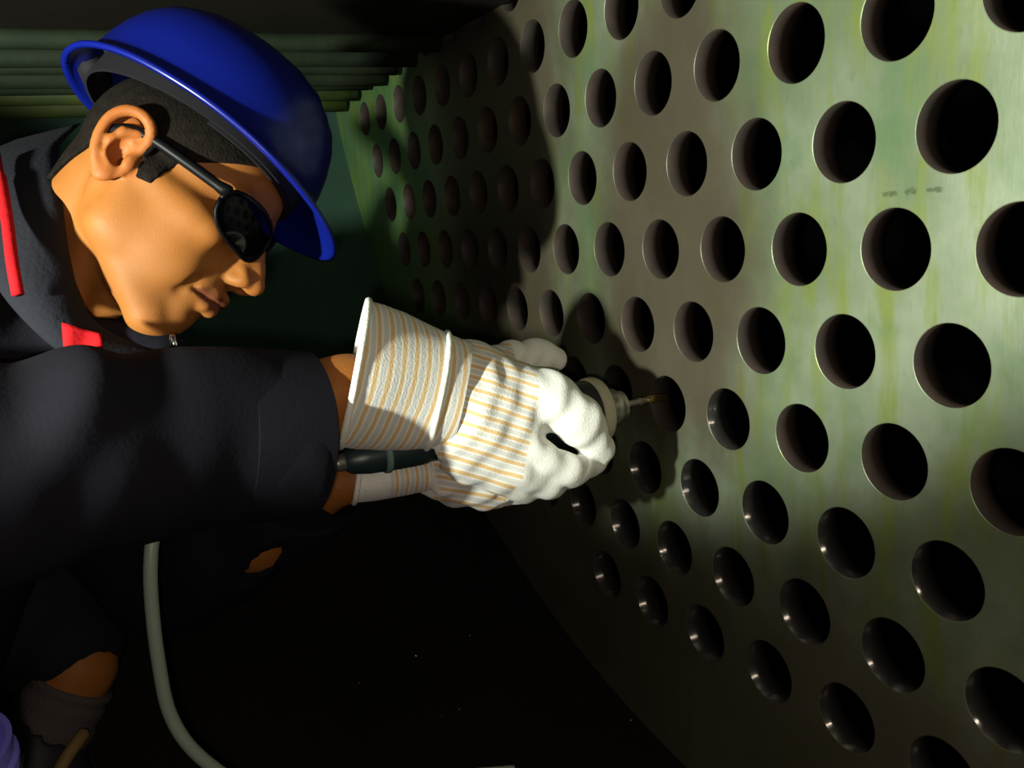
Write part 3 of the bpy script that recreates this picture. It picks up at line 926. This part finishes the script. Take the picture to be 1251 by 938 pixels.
tube('boot_tongue', tl, [.004] + [.0065] * (len(tl) - 2) + [.006], M_TAN, boot, segs=12)['label'] = 'tan leather tongue'

# ---- gloves
def glove_material(name, axis_o, axis_d, mode, period, lo, hi, side=None):
    """off-white cotton with orange stripes; mode 'ring' = bands across the axis, 'long' = bands along it"""
    M = mat(name, (.74, .72, .69), .9, spec=.15, sheen=.2)
    g = NT(M); geo = g.n('NewGeometry').outputs['Position']
    tc = g.n('TexCoord').outputs['Object']
    def dot(vec, o_, d_):
        s_ = g.n('VectorMath'); s_.operation = 'SUBTRACT'; g.l(vec, s_.inputs[0]); s_.inputs[1].default_value = tuple(o_)
        t_ = g.n('VectorMath'); t_.operation = 'DOT_PRODUCT'; g.l(s_.outputs[0], t_.inputs[0]); t_.inputs[1].default_value = tuple(d_)
        return t_.outputs['Value']
    t = dot(tc, axis_o, axis_d)
    q = t if mode == 'ring' else dot(tc, axis_o, side)
    q = g.math('ADD', q, g.math('MULTIPLY', g.math('SUBTRACT', g.noise(tc, 25, 3), .5), .004))
    fr = g.math('FRACT', g.math('DIVIDE', q, period))
    band = g.math('MULTIPLY', g.smooth(fr, .56, .66), g.math('SUBTRACT', 1.0, g.smooth(fr, .88, .97)))
    grey = g.math('MULTIPLY', g.smooth(fr, .05, .15), g.math('SUBTRACT', 1.0, g.smooth(fr, .42, .54)))
    inz = g.math('MULTIPLY', g.smooth(t, lo, lo + .003), g.math('SUBTRACT', 1.0, g.smooth(t, hi - .003, hi)))
    col = g.mix(g.math('MULTIPLY', grey, g.math('MULTIPLY', inz, .85)), (.86, .84, .80, 1), (.64, .62, .62, 1))
    col = g.mix(g.math('MULTIPLY', band, g.math('MULTIPLY', inz, .9)), col, (.74, .46, .19, 1))
    dirt = g.smooth(g.noise(tc, 30, 5), .55, .75)
    col = g.mix(g.math('MULTIPLY', g.math('SUBTRACT', 1.0, inz), g.math('MULTIPLY', dirt, .5)), col, (.42, .40, .40, 1))
    g.l(col, g.b.inputs['Base Color'])
    bp = g.n('Bump'); bp.inputs['Strength'].default_value = .35; bp.inputs['Distance'].default_value = .0015
    g.l(g.noise(tc, 500, 3), bp.inputs['Height']); g.l(bp.outputs[0], g.b.inputs['Normal'])
    return M
M_BIND = mat('glove_binding', (.80, .78, .72), .9, spec=.15, bump=(400, .3))
M_LINING = mat('glove_lining', (.82, .82, .80), .95, spec=.1, bump=(300, .3))

def cuff_loft(name, stations, mt, parent, n=40, th=.0025, wave=.0018):
    """stations: (cx, cy, depth, half-height px, half-depth m, lean px)"""
    V, F = [], []; rows = []
    for inner in (0, 1):
        for k, (cx_, cy_, dd, hh_, hd, lean) in enumerate(stations):
            c = P(cx_, cy_, dd); upv = P(cx_ + lean, cy_ - hh_, dd) - c
            fw = MR[2] * hd - MR[0] * hd * .22
            row = []
            for i in range(n):
                a = 2 * math.pi * i / n
                w_ = 1 + (wave / .06) * math.sin(4 * a + k) * (1 if k else .5)
                p = c + upv * math.sin(a) * w_ + fw * math.cos(a) * w_
                if inner: p = c + (p - c) * (1 - th / max(np.linalg.norm(upv), 1e-3))
                row.append(p)
            rows.append(row)
    ns = len(stations)
    order = list(range(ns)) + list(range(2 * ns - 1, ns - 1, -1))
    for r in order: V += rows[r]
    for q in range(len(order)):
        qn = (q + 1) % len(order)
        for i in range(n):
            F.append((q * n + i, q * n + (i + 1) % n, qn * n + (i + 1) % n, qn * n + i))
    o = mesh_obj(name, V, F, mt, parent); fix_normals(o); sharp(o, 60)
    return o, rows

ga, gb = P(438, 458, .752), P(534, 478, .790)
gd = gb - ga; gd /= np.linalg.norm(gd)
gup = MR[1] - gd * (MR[1] @ gd); gup /= np.linalg.norm(gup)
M_GCUFF = glove_material('glove_cuff_stripes', ga, gd, 'ring', .0122, -.05, .30)
M_GHAND = glove_material('glove_hand_stripes', gb, gd, 'long', .0105, .004, .082, gup + .12 * gd)
M_GREY = None
gr = empty('glove'); put(gr, person); gr.location = (0, 0, 0); gr['label'] = 'striped glove on the right hand, gripping the grinder'
_, rows = cuff_loft('gauntlet_cuff', [(433, 457, .752, 89, .054, 17), (453, 461, .760, 86, .052, 16), (480, 466, .770, 82, .048, 15), (507, 472, .780, 77, .044, 14), (533, 477, .790, 72, .042, 14), (560, 484, .800, 67, .040, 14)], M_GCUFF, gr)
tube('cuff_hem', rows[0] + [rows[0][0]], .0032, M_BIND, gr, segs=8)
tube('wrist_seam', [r * 1.0 for r in rows[4]] + [rows[4][0]], .0030, M_BIND, gr, segs=8)

TY, TZ = 0.730, -0.204           # the tool's axis
def TA(x, dy=0, dz=0): return np.array([x, TY + dy, TZ + dz])
def build_glove_r():
    v = Vol(axis([(-.30, -.02, .0022)]), axis([(.60, .82, .0022)]), axis([(-.30, -.10, .0022)])); v.unit = .0022
    # back of the hand from the wrist seam to the knuckles: three strands side by side
    v.chain([P(530, 447, .806), P(580, 462, .815), P(630, 479, .826)], [.030, .030, .026], .02)
    v.chain([P(528, 480, .797), P(580, 494, .805), P(632, 509, .815)], [.034, .033, .029], .02)
    v.chain([P(524, 512, .800), P(575, 528, .806), P(622, 543, .812)], [.030, .030, .026], .02)
    # fingers wrapping forward and under the housing
    v.chain([P(625, 480, .818), P(672, 487, .820), P(708, 514, .824), P(730, 546, .834)], [.027, .0245, .0225, .0165], .010)
    v.chain([P(628, 535, .806), P(662, 560, .808), P(698, 576, .815), P(726, 566, .836)], [.021, .0165, .0150, .0115], .004)
    v.chain([P(612, 545, .806), P(640, 578, .806), P(670, 590, .818), P(690, 582, .842)], [.021, .0165, .0150, .0120], .004)
    v.chain([P(596, 552, .806), P(615, 584, .808), P(640, 597, .818), P(660, 590, .838)], [.020, .0155, .0140, .0120], .004)
    # thumb lying over the top, on the far side of the tool
    v.chain([P(590, 455, .83), P(625, 441, .868), P(655, 435, .885), P(676, 438, .890)], [.024, .0185, .0165, .0135], .01)
    # loose palm cloth bagging below
    v.chain([P(535, 525, .80), P(575, 560, .810), P(605, 572, .815)], [.026, .022, .018], .012)
    sl, X, Y, Z = v.sub((-3, -3, -3), (3, 3, 3))
    v.D += (.0009 * np.sin(130 * X + 70 * Z) * np.sin(90 * Y + 60 * X) + .0006 * np.sin(260 * X - 190 * Z + 100 * Y)).astype(np.float32)
    # room for the tool inside the grip
    v.cap(TA(-.40), TA(-.02), .0215, .0215, .002, 'sub')
    return v.mesh()
gV, gF = build_glove_r()
fast_obj('hand', gV, gF, M_GHAND, gr)

# left glove, supporting the tool from below and behind
ga2, gb2 = P(432, 590, .850), P(520, 575, .875)
gd2 = gb2 - ga2; gd2 /= np.linalg.norm(gd2)
M_GCUFF2 = glove_material('left_cuff_stripes', ga2, gd2, 'ring', .0100, .03, .30)
M_GHAND2 = glove_material('left_hand_stripes', gb2, gd2, 'long', .0110, .0, .06, gup)
gl2 = empty('glove'); put(gl2, person); gl2.location = (0, 0, 0); gl2['label'] = 'glove on the left hand, under the grinder'
_, rows2 = cuff_loft('gauntlet_cuff', [(436, 583, .862, 31, .036, 4), (462, 581, .866, 30, .036, 4), (498, 577, .872, 27, .034, 3), (525, 573, .876, 25, .030, 2)], M_GCUFF2, gl2)
tube('cuff_hem', rows2[0] + [rows2[0][0]], .0030, M_BIND, gl2, segs=8)
def build_glove_l():
    v = Vol(axis([(-.30, -.04, .0024)]), axis([(.66, .94, .0024)]), axis([(-.34, -.10, .0024)])); v.unit = .0024
    v.chain([P(522, 570, .882), P(560, 578, .872), P(605, 578, .868), P(635, 570, .872)], [.026, .030, .030, .024], .015)
    v.chain([P(550, 588, .85), P(590, 598, .845), P(628, 594, .85), P(650, 578, .865)], [.016, .0175, .0165, .013], .008)
    v.chain([P(610, 560, .885), P(650, 520, .91), P(655, 478, .915), P(640, 450, .905)], [.020, .018, .016, .013], .008)
    v.chain([P(590, 560, .885), P(615, 515, .915), P(618, 475, .915), P(608, 455, .905)], [.019, .017, .016, .013], .008)
    sl, X, Y, Z = v.sub((-3, -3, -3), (3, 3, 3))
    v.D += (.0022 * np.sin(140 * X + 170 * Z) * np.sin(120 * Y + 90 * X) + .0014 * np.sin(260 * X - 240 * Z + 100 * Y)).astype(np.float32)
    v.cap(TA(-.40), TA(-.02), .0225, .0225, .002, 'sub')
    return v.mesh()
gV2, gF2 = build_glove_l()
fast_obj('hand', gV2, gF2, M_GHAND2, gl2)

# ------------------------------------------------------------------ straight grinder
M_TBODY = mat('tool_dark_teal', (.018, .034, .040), .38, .1, bump=(80, .1))
M_TRING = mat('tool_ring_teal', (.12, .20, .19), .45)
M_TBLK = mat('tool_black', (.012, .014, .018), .35)
M_CREAM = mat('tool_cream_ring', (.50, .47, .33), .45, bump=(120, .2))
M_STEEL = mat('tool_steel', (.42, .41, .36), .35, .8, noise=(60, (.30, .29, .25)))
M_BRASS = mat('bit_brass', (.36, .27, .10), .35, .9)
M_GREENTIP = mat('collet_green', (.05, .38, .24), .4)
tool = empty('straight_grinder', TA(-.35))
tag(tool, 'slim dark pneumatic grinder held in the gloved hands, bit at a hole', 'grinder')
def tp(o): return put(o, tool)
tp(lathe_x('rear_housing', [(-.345, .0085), (-.340, .0120), (-.325, .0150), (-.300, .0165), (-.285, .0170)], TY, TZ, M_TBODY))
tp(lathe_x('grip_ring', [(-.3105, .0165), (-.3095, .0178), (-.3055, .0180), (-.3045, .0168)], TY, TZ, M_TRING))
tp(lathe_x('body', [(-.285, .0170), (-.270, .0172), (-.268, .0160), (-.215, .0155), (-.190, .0180), (-.130, .0195), (-.110, .0240)], TY, TZ, M_TBODY))
tp(lathe_x('front_housing', [(-.1400, .0210), (-.1300, .0300), (-.1200, .0325), (-.1000, .0330), (-.0905, .0325)], TY, TZ, M_TBLK))
tp(lathe_x('bumper_ring', [(-.0905, .0318), (-.0890, .0345), (-.0820, .0348), (-.0780, .0330), (-.0755, .0270)], TY, TZ, M_CREAM))
tp(lathe_x('nose', [(-.0770, .0180), (-.0740, .0200), (-.0600, .0195), (-.0560, .0165), (-.0500, .0155), (-.0490, .0110)], TY, TZ, M_STEEL))
tp(lathe_x('collet', [(-.0490, .0068), (-.0480, .0076), (-.0460, .0070)], TY, TZ, M_GREENTIP))
tp(lathe_x('shank', [(-.0480, .0036), (-.0300, .0034), (-.0290, .0046), (-.0260, .0046), (-.0250, .0034), (-.0180, .0033)], TY, TZ, M_STEEL))
tp(lathe_x('bit', [(-.0190, .0040), (-.0180, .0048), (-.0100, .0048), (-.0020, .0044), (.0060, .0030)], TY, TZ, M_BRASS))
tp(tube('hose_fitting', [TA(-.362), TA(-.352), TA(-.344)], [.0060, .0075, .0085], M_STEEL, segs=16))
lv = [TA(-.292, -.012, .0135), TA(-.262, -.011, .0185), TA(-.225, -.010, .0170)]
tp(tube('throttle_lever', spline(lv, 5), .0050, M_TBODY, segs=10))
rd = P(464, 543, .742)
tp(tube('red_button', [TA(-.282, -.0135, .0115), TA(-.268, -.0145, .0115)], [.0036, .0036], M_RED, segs=12))

# air hose: from the grinder's tail, behind the sleeve, hanging down to the vessel floor
M_HOSE = mat('hose_grey_green', (.30, .36, .30), .45, bump=(60, .1))
hp = [TA(-.356), TA(-.40, .01, -.004), P(300, 600, .80), P(215, 625, .79), P(190, 650, .77), P(184, 690, .765), P(186, 745, .77), P(194, 810, .78), P(207, 870, .79), P(235, 915, .80), P(285, 955, .82), P(335, 985, .86), P(400, 1008, .90), P(500, 1018, .93), P(640, 1010, .95)]
hp = spline(hp, 8)
for q in hp: q[2] = max(q[2], SZ - math.sqrt(SR ** 2 - (q[1] - SY) ** 2) + .0064)
tag(tube('air_hose', hp, .0062, M_HOSE, segs=14), 'grey-green air hose hanging below the right sleeve', 'hose')

# ------------------------------------------------------------------ small things
def shell_z(y): return SZ - math.sqrt(SR ** 2 - (y - SY) ** 2)
# blue pail standing at the bottom left corner
M_PAIL = mat('pail_blue', (.22, .19, .80), .35)
pb = P(-163, 960, .56)
pail = empty('pail', (pb[0], pb[1], shell_z(pb[1])))
tag(pail, 'blue plastic pail at the bottom left corner, mostly out of view', 'pail')
def build_pail():
    zb = shell_z(pb[1]) + .012; zt = P(0, 935, .56)[2]
    V, F = [], []; n = 48
    prof = [(zb, .000), (zb, .060), (zb + .004, .064), (zt - .022, .082), (zt - .020, .086), (zt - .014, .086), (zt - .012, .083), (zt, .084), (zt, .080), (zb + .01, .061), (zb + .01, .0)]
    for z, r in prof:
        for i in range(n):
            a = 2 * math.pi * i / n; V.append((pb[0] + r * math.cos(a), pb[1] + r * math.sin(a), z))
    for q in range(len(prof) - 1):
        for i in range(n): F.append((q * n + i, q * n + (i + 1) % n, (q + 1) * n + (i + 1) % n, (q + 1) * n + i))
    o = mesh_obj('bucket_wall', V, F, M_PAIL); fix_normals(o); sharp(o, 40); put(o, pail)
    hd_ = [(pb[0] + .087 * math.cos(t), pb[1] - .086 * math.sin(t), zt - .017 - .03 * math.sin(t)) for t in np.linspace(0, math.pi, 14)]
    put(tube('handle', hd_, .0016, M_METAL, segs=6), pail)
build_pail()
# metal chips glinting on the vessel floor
M_CHIP = mat('steel_chip', (.75, .62, .50), .2, 1.0)
CHIPS = [(440, 835, 'tiny steel chip on the dark floor, brightest and left of the others'), (575, 778, 'tiny steel chip on the dark floor right below the gloves'),
         (540, 877, 'tiny steel chip on the dark floor, left one of a close pair'), (562, 868, 'tiny steel chip on the dark floor, right one of a close pair'),
         (772, 881, 'tiny steel chip on the dark floor close to the foot of the drilled plate'), (479, 893, 'tiny steel chip on the dark floor, lowest and nearest the hose'),
         (508, 803, 'tiny steel chip on the dark floor, highest on the hose side')]
for i, (x, y, chip_label) in enumerate(CHIPS):
    # place where the sight line meets the curved floor
    dr = P(x, y, 1.0) - CAM; t = .3
    while True:
        q = CAM + dr * t
        if q[2] < shell_z(min(max(q[1], -.6), 1.8)) or t > 3: break
        t += .002
    q = CAM + dr * t; q[2] = shell_z(q[1]) + .0012
    a = random.random() * 3
    pts = [q + np.array([math.cos(a) * s, math.sin(a) * s, .0006 * math.cos(6 * k)]) for k, s in enumerate(np.linspace(-.003, .003, 4))]
    o = tube('metal_chip', pts, [.0004, .0011, .0010, .0004], M_CHIP, segs=5)
    tag(o, chip_label, 'chip', 'steel chips on the vessel floor')
seam = spline([P(277, 648, .872), P(281, 672, .870), P(282, 692, .872), P(290, 699, .874)], 5)
tube('placket_seam', seam, .0011, mat('thread_grey', (.10, .11, .11), .8), jacket, segs=6)
# pale strip of scrap at the bottom edge of the picture
def floor_depth(x, y):
    dr = P(x, y, 1.0) - CAM; t = .3
    while t < 3:
        q = CAM + dr * t
        if q[2] < shell_z(min(max(q[1], -.6), 1.8)) + .004: break
        t += .002
    return t
sc = patch('scrap_strip', [(x, y, floor_depth(x, y)) for (x, y) in ((572, 939), (628, 934), (634, 950), (570, 952))], mat('scrap_pale', (.55, .55, .50), .7), None, bulge=.001, th=.002)
tag(sc, 'pale strip of scrap sheet at the bottom edge, below the gloves', 'scrap')
